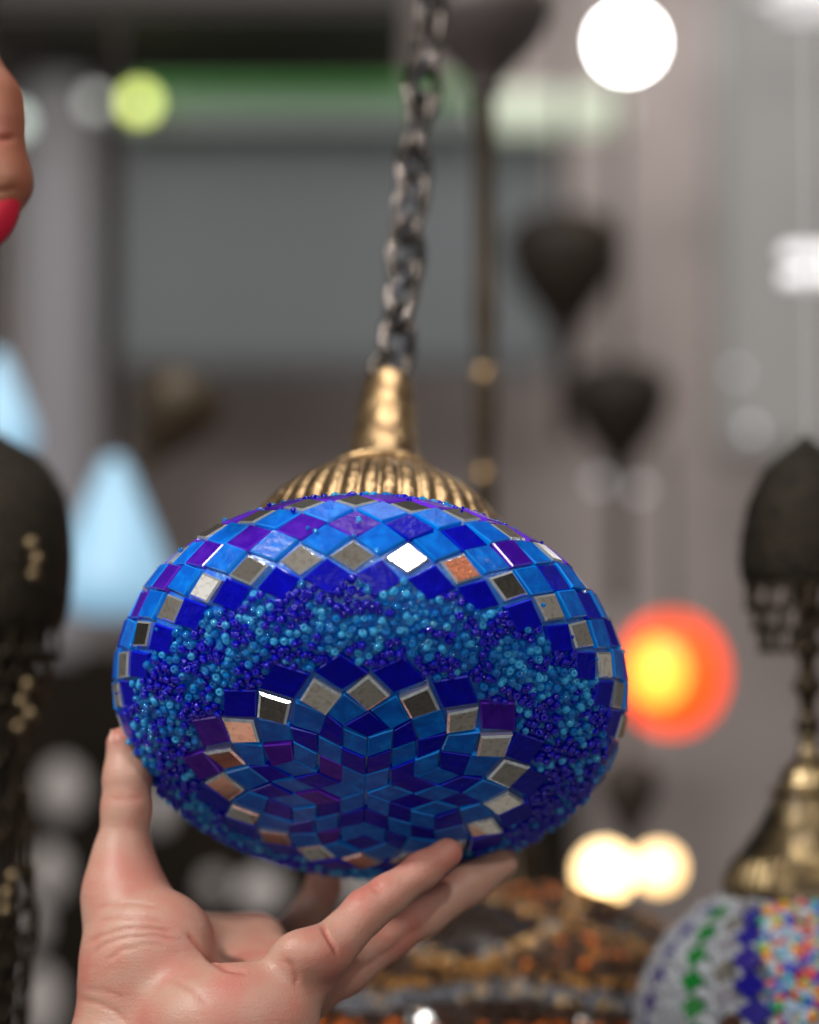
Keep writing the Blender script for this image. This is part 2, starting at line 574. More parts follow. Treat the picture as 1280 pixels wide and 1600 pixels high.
def star_edge(s, a):
    # outer tips of the cobalt ring keep the beads away
    k = ((a - AZ0) / 20.0) % 1.0          # 0 on mirrors, .5 on cobalt tips
    lim = 0.0722 + 0.0085 * (1 - abs(k - 0.5) * 2)
    kb = ((a - AB) / STP) % 1.0           # belt cobalt tips at .5
    lb = 0.1105 - 0.0066 * (1 - abs(kb - 0.5) * 2)
    return lim < s < lb


BV, BFc, BMi = [], [], []
def add_bead(s, a, off, dia):
    global BV, BFc, BMi
    p = gp(s, a, off)
    nrm = (gp(s, a, off + 0.01) - p).normalized()
    # axis of the bead: mostly random, some seen hole-on
    v = Vector((random.gauss(0, 1), random.gauss(0, 1), random.gauss(0, 1))).normalized()
    axis = (nrm * random.choice((0.3, 1.2, 2.2)) + v).normalized()
    R = axis.to_track_quat('Z', 'Y').to_matrix()
    R = np.array(R) @ np.diag([dia * random.uniform(0.92, 1.06), dia * random.uniform(0.92, 1.06), dia * random.uniform(0.8, 1.2)])
    V = BT @ R.T + np.array(p)
    b = len(BV) * len(BT)
    BV.append(V); BFc.append(BF + b)
    c = vnoise(p, 105, 1) * 0.5 + vnoise(p, 220, 2) * 0.5 + random.gauss(0, 0.04)
    mi = 2 if c < 0.50 else (1 if random.random() < 0.33 else 0)
    BMi += [mi] * len(BF)


for s, a in poisson(0.070, 0.112, 0.00292, 90000, star_edge): add_bead(s, a, 0.0011, 0.00375 * random.uniform(0.9, 1.08))
for s, a in poisson(0.070, 0.112, 0.0040, 16000, star_edge): add_bead(s, a, 0.0028, 0.0037 * random.uniform(0.85, 1.05))
for s, a in poisson(0.163, 0.205, 0.0036, 26000): add_bead(s, a, 0.0013, 0.0040)
for _ in range(22):                          # strays on the belt
    add_bead(random.uniform(0.105, 0.163), random.uniform(-90, 90), 0.0032, random.uniform(0.0012, 0.0026))
V = np.concatenate(BV); Fq = np.concatenate(BFc)
me = bpy.data.meshes.new('seed_beads')
me.vertices.add(len(V)); me.vertices.foreach_set('co', V.astype(np.float32).ravel())
me.loops.add(len(Fq) * 4); me.loops.foreach_set('vertex_index', Fq.astype(np.int32).ravel())
me.polygons.add(len(Fq)); me.polygons.foreach_set('loop_start', np.arange(len(Fq), dtype=np.int32) * 4)
me.polygons.foreach_set('loop_total', np.full(len(Fq), 4, dtype=np.int32))
for k in ('bead_aqua', 'bead_pale', 'bead_navy'): me.materials.append(M[k])
me.polygons.foreach_set('material_index', np.array(BMi, dtype=np.int32))
me.update(calc_edges=True)
tag(link('seed_beads', me, lamp), kind='stuff')

# --- brass cap: ribbed flare and plain neck
flare = smooth_prof([(0.0670, 0.036), (0.0680, 0.048), (0.0672, 0.058), (0.0640, 0.070), (0.0570, 0.084), (0.0465, 0.0965), (0.0370, 0.1055), (0.0290, 0.1130)], 6)
def ribs(r, z, a):
    k = min(1, max(0, (r - 0.0295) / 0.004)) * min(1, max(0, (z - 0.05) / 0.006))
    return r + 0.0019 * k * (abs(math.cos(a * 24)) ** 0.7 - 0.5)
lathe('ribbed_collar', flare, M['brass'], lamp, 384, ribs)
ring = [(0.0285 + 0.0022 * math.cos(t) , 0.1155 + 0.0020 * math.sin(t)) for t in np.linspace(-2.6, 2.6, 12)]
lathe('collar_ring', ring, M['brass'], lamp, 96)
neck = smooth_prof([(0.0280, 0.1158), (0.0248, 0.1190), (0.0215, 0.1240), (0.0188, 0.1310), (0.0168, 0.1400), (0.0153, 0.1520), (0.0142, 0.1650), (0.0132, 0.1760), (0.0122, 0.1830), (0.0112, 0.1855), (0.0075, 0.1862), (0.0, 0.1864)], 6)
lathe('cap_neck', neck, M['brass'], lamp, 96)
# hanging loop on top of the neck
V, Fc = tube_verts([(0.0085 * math.cos(t), 0, 0.1955 + 0.0105 * math.sin(t)) for t in np.linspace(0, 2 * math.pi, 24, endpoint=False)], 0.0023, 10, True)
mesh('hanging_loop', V, Fc, M['chain'], parent=lamp)

# --- chain and cord
LI = LM.inverted()
top = LM @ Vector((0, 0, 0.1955))
cpx = [(622, 530, 1.400), (630, 450, 1.410), (637, 375, 1.420), (644, 300, 1.432), (651, 225, 1.445), (660, 150, 1.458), (668, 75, 1.470), (676, 0, 1.482), (684, -75, 1.494), (692, -150, 1.5)]
CP = [LI @ at(*c) for c in cpx]
def link_mesh(L=0.0180, W=0.0088, r=0.0026):
    pts = []
    for t in np.linspace(0, 2 * math.pi, 28, endpoint=False):
        x = W * math.cos(t) ; z = L * (abs(math.sin(t)) ** 0.85) * (1 if math.sin(t) >= 0 else -1)
        pts.append((x, 0.0012 * math.sin(2 * t), z))
    V, Fc = tube_verts(pts, r, 9, True)
    me = bpy.data.meshes.new('chain_link'); me.from_pydata([tuple(v) for v in V], [], Fc); me.materials.append(M['chain'])
    me.polygons.foreach_set('use_smooth', [True] * len(me.polygons))
    return me
lm = link_mesh()
dist = [0]
for i in range(1, len(CP)): dist.append(dist[-1] + (CP[i] - CP[i - 1]).length)
def along(d):
    for i in range(1, len(CP)):
        if d <= dist[i]:
            f = (d - dist[i - 1]) / (dist[i] - dist[i - 1]); return CP[i - 1].lerp(CP[i], f), (CP[i] - CP[i - 1]).normalized()
    return CP[-1], (CP[-1] - CP[-2]).normalized()
d = -0.002; k = 0
while d < dist[-1] - 0.01:
    p, t = along(max(d, 0.0))
    o = bpy.data.objects.new('chain_link', lm); COL.objects.link(o); o.parent = lamp
    q = t.to_track_quat('Z', 'Y').to_matrix() @ Matrix.Rotation(math.radians(90 * (k % 2) + 28 + random.uniform(-14, 14)), 3, 'Z')
    o.matrix_local = Matrix.Translation(p) @ q.to_4x4()
    d += 0.0245; k += 1
cpts = []
for i in range(70):
    p, t = along(dist[-1] * i / 69)
    a = i * 0.55
    cpts.append(p + Vector((0.0034 * math.cos(a), 0.0034 * math.sin(a), 0)))
cpts = [Vector((0.0, 0.0, 0.186)), Vector((0.003, 0.0, 0.194))] + cpts
V, Fc = tube_verts(cpts, 0.0021, 8)
mesh('power_cord', V, Fc, M['cord'], parent=lamp)

# ================================================================ HANDS
def P3(px, py, d): return np.array([(px - 640) / F * d, (py - 800) / F * d, d], np.float32)


def smin(a, b, k):
    h = np.maximum(k - np.abs(a - b), 0) / k
    return np.minimum(a, b) - h * h * k * 0.25


def cone(p, a, b, ra, rb):
    ab = b - a
    t = np.clip(((p - a) @ ab) / (ab @ ab), 0, 1)
    return np.sqrt((((p - a) - t[:, None] * ab) ** 2).sum(1)) - (ra + (rb - ra) * t)


def ellip(p, c, r, R=None):
    q = p - c
    if R is not None: q = q @ R
    q = q / r
    k0 = np.sqrt((q * q).sum(1)) + 1e-9
    k1 = np.sqrt(((q / r) ** 2).sum(1)) + 1e-9
    return k0 * (k0 - 1) / k1


def surface_nets(fn, lo, hi, h):
    lo = np.array(lo, float); n = np.ceil((np.array(hi) - lo) / h / 4).astype(int) * 4 + 1
    # coarse pass
    B = 4
    nc = (n - 1) // B + 1
    gi = np.stack(np.meshgrid(*[np.arange(m) for m in nc], indexing='ij'), -1).reshape(-1, 3)
    fc = fn((lo + gi * B * h).astype(np.float32)).reshape(nc)
    full = np.repeat(np.repeat(np.repeat(fc, B, 0), B, 1), B, 2)[:n[0], :n[1], :n[2]].copy()
    near = np.abs(fc) < B * h * 2.6
    bi = np.argwhere(near)
    offs = np.stack(np.meshgrid(*[np.arange(B)] * 3, indexing='ij'), -1).reshape(-1, 3)
    ids = (bi[:, None] * B + offs[None]).reshape(-1, 3)
    ids = ids[(ids < n).all(1)]
    for c in range(0, len(ids), 400000):
        q = ids[c:c + 400000]
        full[q[:, 0], q[:, 1], q[:, 2]] = fn((lo + q * h).astype(np.float32))
    s = full < 0
    c8 = np.stack([s[dx:s.shape[0] - 1 + dx, dy:s.shape[1] - 1 + dy, dz:s.shape[2] - 1 + dz] for dx in (0, 1) for dy in (0, 1) for dz in (0, 1)]).sum(0)
    act = np.argwhere((c8 > 0) & (c8 < 8))
    idm = -np.ones(np.array(s.shape) - 1, int)
    idm[act[:, 0], act[:, 1], act[:, 2]] = np.arange(len(act))
    acc = np.zeros((len(act), 3)); cnt = np.zeros(len(act))
    corners = [(dx, dy, dz) for dx in (0, 1) for dy in (0, 1) for dz in (0, 1)]
    for a in corners:
        for axis in range(3):
            if a[axis] == 1: continue
            b = list(a); b[axis] = 1
            fa = full[act[:, 0] + a[0], act[:, 1] + a[1], act[:, 2] + a[2]]
            fb = full[act[:, 0] + b[0], act[:, 1] + b[1], act[:, 2] + b[2]]
            cr = (fa < 0) != (fb < 0)
            t = np.where(cr, fa / np.where(cr, fa - fb, 1), 0)
            pos = np.array(a, float)[None] + 0 * acc
            pos[:, axis] += t
            acc[cr] += pos[cr]; cnt[cr] += 1
    V = lo + (act + acc / cnt[:, None]) * h
    Fc = []
    for axis in range(3):
        o1, o2 = [(1, 2), (2, 0), (0, 1)][axis]
        sl = [slice(None)] * 3; sl2 = [slice(None)] * 3
        sl[axis] = slice(0, -1); sl2[axis] = slice(1, None)
        e = np.argwhere(s[tuple(sl)] != s[tuple(sl2)])
        e = e[(e[:, o1] > 0) & (e[:, o2] > 0) & (e[:, o1] < s.shape[o1] - 1) & (e[:, o2] < s.shape[o2] - 1)]
        d1 = np.zeros(3, int); d1[o1] = 1
        d2 = np.zeros(3, int); d2[o2] = 1
        q = [e - d1 - d2, e - d2, e, e - d1]
        f = np.stack([idm[x[:, 0], x[:, 1], x[:, 2]] for x in q], 1)
        flip = s[e[:, 0], e[:, 1], e[:, 2]]
        f[~flip] = f[~flip][:, ::-1]
        Fc.append(f)
    Fc = np.concatenate(Fc)
    Fc = Fc[(Fc >= 0).all(1)]
    return V, Fc


def build_skin(name, fn, lo, hi, h, material, parent, creases=()):
    V, Fc = surface_nets(fn, lo, hi, h)
    # normals from the field
    e = h * 0.7
    def grad(V):
        g = np.stack([fn((V + d).astype(np.float32)) - fn((V - d).astype(np.float32)) for d in np.eye(3) * e], 1)
        return g / (np.linalg.norm(g, axis=1)[:, None] + 1e-9)
    N = grad(V)
    V = V - N * fn(V.astype(np.float32))[:, None] * 0.9
    cr = np.zeros(len(V))
    pp = np.c_[640 + F * V[:, 0] / V[:, 2], 800 + F * V[:, 1] / V[:, 2]]
    front = (N * V).sum(1) < 0
    for pts, width, depth in creases:
        dm = np.full(len(V), 1e9)
        for (x0, y0), (x1, y1) in zip(pts[:-1], pts[1:]):
            a = np.array([x0, y0], float); ab = np.array([x1 - x0, y1 - y0], float)
            t = np.clip(((pp - a) @ ab) / (ab @ ab), 0, 1)
            dm = np.minimum(dm, np.hypot(*((pp - a) - t[:, None] * ab).T))
        # fade towards the ends of the line
        e0 = np.hypot(*(pp - np.array(pts[0])).T); e1_ = np.hypot(*(pp - np.array(pts[-1])).T)
        fade = np.clip(np.minimum(e0, e1_) / 14, 0.15, 1)
        g = np.exp(-(dm / width) ** 2) * front * fade
        V = V - N * (g * depth)[:, None]
        cr = np.maximum(cr, g * min(1, depth / 0.0016))
    VW = (np.c_[V[:, 0], -V[:, 1], -V[:, 2], np.ones(len(V))] @ np.array(CM).T)[:, :3]
    VW -= np.array(parent.location)
    me = bpy.data.meshes.new(name)
    me.vertices.add(len(VW)); me.vertices.foreach_set('co', VW.astype(np.float32).ravel())
    me.loops.add(len(Fc) * 4); me.loops.foreach_set('vertex_index', Fc.astype(np.int32).ravel())
    me.polygons.add(len(Fc)); me.polygons.foreach_set('loop_start', np.arange(len(Fc), dtype=np.int32) * 4)
    me.polygons.foreach_set('loop_total', np.full(len(Fc), 4, dtype=np.int32))
    me.update(calc_edges=True)
    at_ = me.attributes.new('crease', 'FLOAT', 'POINT'); at_.data.foreach_set('value', cr.astype(np.float32))
    me.materials.append(material)
    bm = bmesh.new(); bm.from_mesh(me); bmesh.ops.recalc_face_normals(bm, faces=bm.faces); bm.to_mesh(me); bm.free()
    return link(name, me, parent)


HAND = dict(
    thumb=[(P3(192, 1162, 1.268), .0072), (P3(199, 1215, 1.266), .0101), (P3(198, 1262, 1.264), .0105), (P3(192, 1330, 1.262), .0112), (P3(194, 1400, 1.258), .0143)],
    near=[(P3(699, 1333, 1.246), .0065), (P3(660, 1360, 1.240), .0075), (P3(605, 1400, 1.234), .0084), (P3(572, 1424, 1.230), .0090), (P3(518, 1480, 1.222), .0108)],
    low=[(P3(785, 1348, 1.286), .0070), (P3(735, 1380, 1.280), .0088), (P3(665, 1428, 1.272), .0090), (P3(605, 1465, 1.264), .0096), (P3(545, 1510, 1.252), .0110)],
    mid=[(P3(655, 1372, 1.335), .0066), (P3(610, 1405, 1.330), .0080), (P3(560, 1440, 1.318), .0088), (P3(505, 1490, 1.290), .0100)],
    index=[(P3(512, 1345, 1.358), .0070), (P3(506, 1385, 1.358), .0080), (P3(485, 1428, 1.350), .0084), (P3(445, 1470, 1.330), .0090), (P3(400, 1500, 1.305), .0110)],
)


def hand_field(p):
    # palm: metacarpals + thenar and hypothenar pads
    wr = P3(205, 1700, 1.235)
    d = cone(p, P3(194, 1400, 1.258), P3(214, 1520, 1.245), .0143, .0185)            # thumb metacarpal
    d = smin(d, cone(p, P3(214, 1520, 1.245), wr, .0185, .0270), .022)
    d = smin(d, cone(p, wr, P3(90, 2000, 1.215), .0275, .0290), .02)
    d = smin(d, cone(p, P3(395, 1490, 1.300), P3(240, 1600, 1.262), .0120, .0200), .02)    # index ray
    d = smin(d, cone(p, P3(455, 1510, 1.275), P3(270, 1640, 1.255), .0125, .0210), .02)    # middle ray
    d = smin(d, cone(p, P3(505, 1520, 1.248), P3(310, 1660, 1.245), .0130, .0220), .02)
    d = smin(d, cone(p, P3(478, 1512, 1.226), P3(330, 1620, 1.218), .0125, .0230), .018)   # little-finger ray
    d = smin(d, ellip(p, P3(250, 1500, 1.240), np.array([.0250, .0290, .0200], np.float32)), .014)  # thenar
    d = smin(d, ellip(p, P3(368, 1602, 1.212), np.array([.0335, .0225, .0185], np.float32)), .014)  # hypothenar
    d = smin(d, cone(p, P3(240, 1440, 1.262), P3(400, 1465, 1.300), .0060, .0080), .016)   # web
    # hollow of the palm
    d = -smin(-d, ellip(p, P3(418, 1488, 1.236), np.array([.0210, .0080, .0170], np.float32)) + 0.0, .012)
    out = d
    for key in ('thumb', 'near', 'low', 'mid', 'index'):
        ch = HAND[key]
        f = None
        for (a, ra), (b, rb) in zip(ch[:-1], ch[1:]):
            c = cone(p, a, b, ra, rb)
            f = c if f is None else smin(f, c, .004)
        if key == 'thumb': out = smin(out, f, .018)
        else:
            out2 = smin(d, f, .010)
            out = smin(out, out2, .0015)
    # pad behind the crease of the near finger
    out = smin(out, ellip(p, P3(474, 1492, 1.214), np.array([.0130, .0105, .0100], np.float32)), .008)
    return out


CREASES = [
    ([(500, 1440), (509, 1458), (522, 1480), (530, 1500)], 3.2, .0016),
    ([(440, 1496), (455, 1508), (463, 1525), (464, 1545)], 4, .0008),
    ([(574, 1376), (584, 1388), (597, 1399)], 3.5, .0006),
    ([(580, 1370), (592, 1384), (605, 1393)], 3.0, .0005),
    ([(133, 1475), (155, 1462), (190, 1452), (230, 1450), (275, 1456)], 3.2, .0006),
    ([(140, 1492), (165, 1474), (200, 1464), (245, 1462), (285, 1470)], 3.0, .0005),
    ([(160, 1505), (190, 1485), (225, 1476), (262, 1478)], 3.0, .0004),
    ([(150, 1440), (185, 1432), (225, 1434), (262, 1440)], 3.2, .0005),
    ([(145, 1420), (180, 1412), (215, 1412), (250, 1418)], 3.0, .0004),
    ([(165, 1246), (185, 1250), (210, 1249), (230, 1244)], 5, .0003),
    ([(290, 1455), (312, 1480), (330, 1500), (352, 1515), (390, 1522)], 4, .0010),
    ([(120, 1560), (150, 1566), (180, 1580), (200, 1600)], 4, .0006),
    ([(128, 1545), (165, 1548), (200, 1562)], 3, .0004),
    ([(260, 1530), (300, 1545), (330, 1575)], 5, .0004),
]
person = empty('person', at(200, 1700, 1.24))
tag(person, 'open left hand reaching up from the bottom corner, cradling the blue lamp', 'person')
build_skin('body', hand_field, P3(40, 1120, 1.26) * 1.0 + np.array([-.01, -.004, -.11]), P3(820, 1760, 1.40) + np.array([.0, .0, .0]), .0012, M['skin'], person, CREASES)


def oval(name, c, r, nu=20, nv=12, mat_=None, parent=None, loc=None):
    prof = [(r[0] * math.cos(t), r[1] * math.sin(t)) for t in np.linspace(-math.pi / 2, math.pi / 2, nv)]
    return lathe(name, prof, mat_, parent, nu, loc=c)


# thumb nail, seen from the side
def nail(parent, c, r, rot, m):
    bm = bmesh.new(); bmesh.ops.create_uvsphere(bm, u_segments=24, v_segments=14, radius=1)
    me = bpy.data.meshes.new('fingernail')
    for v in bm.verts: v.co = Vector((v.co.x * r[0], v.co.y * r[1], v.co.z * r[2]))
    bm.to_mesh(me); bm.free(); me.materials.append(m)
    o = link('fingernail', me, parent)
    o.matrix_local = Matrix.Translation(c - parent.location) @ (CM.to_3x3() @ Matrix.Rotation(rot[2], 3, 'Z') @ Matrix.Rotation(rot[1], 3, 'Y')).to_4x4()
    return o


nail(person, at(177, 1165, 1.268), (0.0016, 0.0072, 0.0058), (0, 0, math.radians(4)), M['nail'])

# the other hand, a bent finger at the left edge
def finger_field(p):
    ch = [(P3(-70, 60, 1.155), .0120), (P3(-12, 160, 1.150), .0110), (P3(-6, 195, 1.147), .0100), (P3(-6, 245, 1.145), .0106), (P3(1, 285, 1.143), .0114), (P3(-22, 340, 1.141), .0092), (P3(-40, 385, 1.141), .0070)]
    f = None
    for (a, ra), (b, rb) in zip(ch[:-1], ch[1:]):
        c = cone(p, a, b, ra, rb)
        f = c if f is None else smin(f, c, .006)
    return smin(f, cone(p, P3(-70, 60, 1.155), P3(-190, 30, 1.165), .012, .02), .01)


p2 = empty('person', at(-20, 220, 1.145))
tag(p2, 'bent finger with a crimson tip poking in at the upper left edge', 'person')
build_skin('body', finger_field, P3(-300, -60, 1.145) + np.array([0, 0, -.04]), P3(90, 430, 1.175) + np.array([0, 0, .04]), .0012, M['skin_dark'], p2,
           [([(-30, 205), (-5, 218), (30, 214)], 5, .0012), ([(-30, 282), (-5, 300), (34, 292)], 5, .0008)])
nl = nail(p2, at(-11, 336, 1.1385), (0.0096, 0.0155, 0.0075), (0, 0, math.radians(-26)), M['red_tip'])  # crimson oval that reddens the fingertip, not a varnished nail

# ================================================================ BACKGROUND
def prof_px(pts, y0, d):
    """(radius px, row px) pairs to a lathe profile around a hanging axis, z = 0 at row y0"""
    return [(px2m(r, d), px2m(y0 - y, d)) for r, y in pts]


def emis(name, col, strength, base=(0.8, 0.8, 0.8)):
    return mat(name, base, 0.4, emit=col, estr=strength)


# far partition of bluish glass with its post and the green fascia above it
M['grey_glass'] = mat('bluish_grey_panel', (0.100, 0.110, 0.120), 0.6, noise=(1.2, (0.066, 0.073, 0.076), 0.35, 0.7))
gpn = empty('partition', at(520, 600, 5.6))
def child_facing(name, a, b, c, d_, dist_, th, m, parent):
    o = facing(name, a, b, c, d_, dist_, th, m, None)
    o.location = o.location - parent.location; o.parent = parent
    return o
child_facing('panel', 165, 190, 870, 585, 5.6, 0.05, M['grey_glass'], gpn)
child_facing('post', 42, 130, 150, 1100, 5.5, 0.12, mat('grey_post_paint', (0.20, 0.19, 0.205), 0.7), gpn)
tag(gpn, 'dark bluish grey wall panel with a pale post at its left', 'partition')
fas = empty('fascia', at(560, 170, 5.4))
child_facing('green_band', 200, 134, 745, 160, 5.38, 0.05, emis('green_lightbox', (0.05, 0.34, 0.02), 0.2, (0.015, 0.16, 0.01)), fas)
child_facing('pale_band', 170, 161, 745, 196, 5.4, 0.05, emis('dim_lightbox', (0.5, 0.62, 0.52), 0.08, (0.18, 0.2, 0.19)), fas)
child_facing('bright_band', 748, 146, 975, 204, 5.4, 0.05, emis('pale_lightbox', (0.75, 0.85, 0.62), 0.3, (0.5, 0.55, 0.45)), fas)
tag(fas, 'long fascia strip with green band over a pale lit strip', 'fascia')
def spot(name, label, px, py, d, r, col, st, cat='bulb', group=None, light=0):
    o = oval(name, at(px, py, d), (px2m(r, d), px2m(r, d)), mat_=emis(name + '_glow', col, st), loc=None)
    o.location = at(px, py, d)
    tag(o, label, cat, group)
    return o
spot('spot_lamp', 'small lime yellow light at the left end of the green band', 218, 160, 5.2, 18, (0.72, 0.85, 0.12), 3.6, 'light')
spot('spot_lamp', 'dim white light left of the lime yellow light', 148, 160, 5.2, 14, (0.9, 0.95, 0.9), 0.8, 'light')
spot('spot_lamp', 'pale greenish light beside the bent finger', 22, 190, 5.2, 18, (0.8, 1.0, 0.88), 1.3, 'light')
spot('light_bulb', 'blinding white round bulb near the top edge', 980, 66, 6.0, 38, (1.0, 0.99, 0.96), 30.0)
spot('light_bulb', 'left one of the two warm bulbs glowing above the amber lamp', 945, 1362, 3.3, 38, (1.0, 0.66, 0.27), 6.5, group='pair of warm bulbs')
spot('light_bulb', 'right one of the two warm bulbs glowing above the amber lamp', 1030, 1356, 3.3, 31, (1.0, 0.62, 0.24), 5.0, group='pair of warm bulbs')
tb = facing('tube_light', 1222, 424, 1500, 444, 2.4, 0.03, emis('tube_glow', (0.97, 0.97, 1.0), 0.5), bevel=0.008)
tag(tb, 'brighter lower one of the two short pale tubes at the right edge', 'light')
tb = facing('tube_light', 1222, 388, 1500, 398, 2.4, 0.03, emis('tube_glow_low', (0.97, 0.97, 1.0), 0.42), bevel=0.005)
tag(tb, 'thinner upper one of the two short pale tubes at the right edge', 'light')
tb2 = facing('tube_light', 1185, -40, 1500, 22, 4.6, 0.05, emis('tube_glow_dim', (0.97, 0.97, 1.0), 0.28), bevel=0.02)
tag(tb2, 'pale ceiling light strip in the upper right corner', 'light')
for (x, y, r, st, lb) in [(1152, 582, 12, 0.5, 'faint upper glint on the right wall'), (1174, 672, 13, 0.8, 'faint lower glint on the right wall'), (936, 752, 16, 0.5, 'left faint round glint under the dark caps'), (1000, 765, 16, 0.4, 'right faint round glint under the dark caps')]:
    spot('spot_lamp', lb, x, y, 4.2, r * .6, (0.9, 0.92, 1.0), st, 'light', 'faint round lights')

# orange-red glowing globe lamp
og = empty('globe_lamp', at(1050, 1052, 3.0))
def shell_mat(name, col, st, share):
    m = emis(name, col, st, (0.5, 0.05, 0.02)); nt = m.node_tree
    t = nt.nodes.new('ShaderNodeBsdfTransparent'); t.inputs['Color'].default_value = (1, 0.5, 0.3, 1)
    mx = nt.nodes.new('ShaderNodeMixShader'); mx.inputs['Fac'].default_value = share
    out = [n for n in nt.nodes if n.type == 'OUTPUT_MATERIAL'][0]
    nt.links.new(nt.nodes['Principled BSDF'].outputs[0], mx.inputs[1]); nt.links.new(t.outputs[0], mx.inputs[2]); nt.links.new(mx.outputs[0], out.inputs['Surface'])
    return m
oval('glass_globe', (0, 0, 0), (px2m(84, 3), px2m(94, 3)), 40, 24, shell_mat('red_glass_shell', (1.0, 0.10, 0.012), 1.35, 0.28), og)
oval('bulb', (px2m(-22, 3), 0, px2m(2, 3)), (px2m(44, 3), px2m(50, 3)), 24, 14, emis('yellow_bulb', (1.0, 0.60, 0.10), 12.0), og)
lathe('cap', smooth_prof(prof_px([(30, 990), (26, 975), (14, 960), (5, 940), (4, 700)], 1052, 3.0), 4), M['brass_black'], og, 32)
tag(og, 'orange-red glass globe lamp glowing with a yellow centre', 'lamp')

# pale blue lit shades at the left
M['blue_shade'] = emis('pale_blue_lit_glass', (0.30, 0.58, 0.82), 0.62, (0.2, 0.3, 0.36))
def blue_shade(px, py, k, label):
    d = 3.0
    o = empty('glass_shade_lamp', at(px, py, d))
    pts = [(2, -150), (16, -142), (34, -105), (62, -40), (88, 25), (98, 62), (92, 95), (66, 116), (30, 124), (0, 126)]
    lathe('shade', smooth_prof([(px2m(r * k, d), px2m(-y * k, d)) for r, y in pts], 5), M['blue_shade'], o, 48)
    lathe('stem', [(0.004, px2m(140 * k, d)), (0.004, px2m(900 * k, d))], M['brass_black'], o, 12)
    tag(o, label, 'lamp', 'pale blue teardrop lamps')
blue_shade(178, 850, 0.92, 'pale blue teardrop lamp shade glowing left of the blue globe')
blue_shade(-5, 640, 0.62, 'pale blue lit shade peeking over the dark dome at the left edge')

# dark hanging caps
def dark_cap(name, px, py, r, hgt, d, m, label, up=900, down=0, tilt=0):
    o = empty(name, at(px, py, d))
    pts = [(0, -hgt * .42), (r * .55, -hgt * .40), (r * .9, -hgt * .25), (r, -hgt * .10), (r * .98, hgt * .08), (r * .82, hgt * .34), (r * .55, hgt * .58), (r * .32, hgt * .78), (r * .24, hgt * .92), (r * .26, hgt), (9, hgt * 1.06)]
    lathe('cap', smooth_prof([(px2m(a, d), px2m(-b, d)) for a, b in pts], 5), m, o, 48)
    if up: lathe('upper_rod', [(px2m(6, d), px2m(hgt * .35, d)), (px2m(6, d), px2m(up, d))], m, o, 12)
    if down: lathe('lower_rod', [(px2m(13, d), px2m(-hgt * .9, d)), (px2m(13, d), px2m(-down, d))], m, o, 12)
    o.rotation_euler[1] = tilt
    tag(o, label, 'lamp cap', 'dark caps of lamps hanging behind')
    return o
dark_cap('lamp_cap', 882, 392, 92, 150, 3.8, M['brass_black'], 'dark funnel shaped lamp cap in the middle distance, higher of two on the right', 800, 300)
dark_cap('lamp_cap', 968, 620, 80, 130, 3.8, M['brass_black'], 'lower dark funnel shaped lamp cap above the orange globe', 500, 330)
dark_cap('lamp_cap', 282, 628, 66, 120, 2.7, mat('brown_brass', (0.05, 0.035, 0.02), 0.5, metal=0.5), 'small dark brown lamp cap behind the left side', 0, 0, 0.5)
c = dark_cap('ceiling_canopy', 757, 22, 105, 125, 2.0, mat('brown_canopy', (0.05, 0.038, 0.036), 0.5), 'dark brown canopy at the top edge with a chain hanging down', 300, 0)
c2 = lathe('chain_rod', [(px2m(24, 2.0), px2m(-30, 2)), (px2m(22, 2.0), px2m(-108, 2)), (px2m(17, 2.0), px2m(-122, 2)), (px2m(16, 2.0), px2m(-420, 2)), (px2m(20, 2.0), px2m(-470, 2)), (px2m(14, 2.0), px2m(-560, 2)), (px2m(20, 2.0), px2m(-610, 2)), (px2m(14, 2.0), px2m(-680, 2)), (px2m(18, 2.0), px2m(-760, 2)), (px2m(18, 2.0), px2m(-900, 2))], M['brass_dark'], c, 16)
for yy in (590, 745):
    oval('chain_bead', (0, 0, -px2m(yy - 22, 2.0)), (px2m(19, 2), px2m(17, 2)), 16, 10, M['brass'], c)

dark_cap('lamp_cap', 984, 1225, 46, 95, 2.7, mat('brown_socket', (0.03, 0.018, 0.012), 0.6), 'dim brown cap between the orange globe and the warm bulbs', 120, 0)

# bead covered globes behind
BT2, BF2 = bead_tmpl(8, 6)
def beaded(name, parent, rx, rz, n, dia, fn, mats, lat=(-0.9, 1.2), azr=(-1.7, 1.7)):
    Vs, Fs, Ms = [], [], []
    # world directions: the side facing the camera is -Y
    for k in range(n):
        v = random.uniform(math.sin(lat[0]), math.sin(lat[1])); la = math.asin(v)
        a = random.uniform(*azr)
        mi = fn(a, la)
        if mi is None: continue
        p = np.array([rx * math.cos(la) * math.sin(a), -rx * math.cos(la) * math.cos(a), rz * math.sin(la)])
        nrm = Vector((p[0] / rx ** 2, p[1] / rx ** 2, p[2] / rz ** 2)).normalized()
        vv = Vector((random.gauss(0, 1), random.gauss(0, 1), random.gauss(0, 1))).normalized()
        R = np.array((nrm * 1.2 + vv).normalized().to_track_quat('Z', 'Y').to_matrix()) * dia * random.uniform(.8, 1.15)
        Vs.append(BT2 @ R.T + p + np.array(nrm) * dia * random.uniform(.1, .5)); Fs.append(BF2 + (len(Vs) - 1) * len(BT2)); Ms += [mi] * len(BF2)
    V = np.concatenate(Vs); Fq = np.concatenate(Fs)
    me = bpy.data.meshes.new(name)
    me.from_pydata(V.tolist(), [], Fq.tolist())
    for m in mats: me.materials.append(m)
    me.polygons.foreach_set('material_index', Ms)
    return tag(link(name, me, parent), kind='stuff')


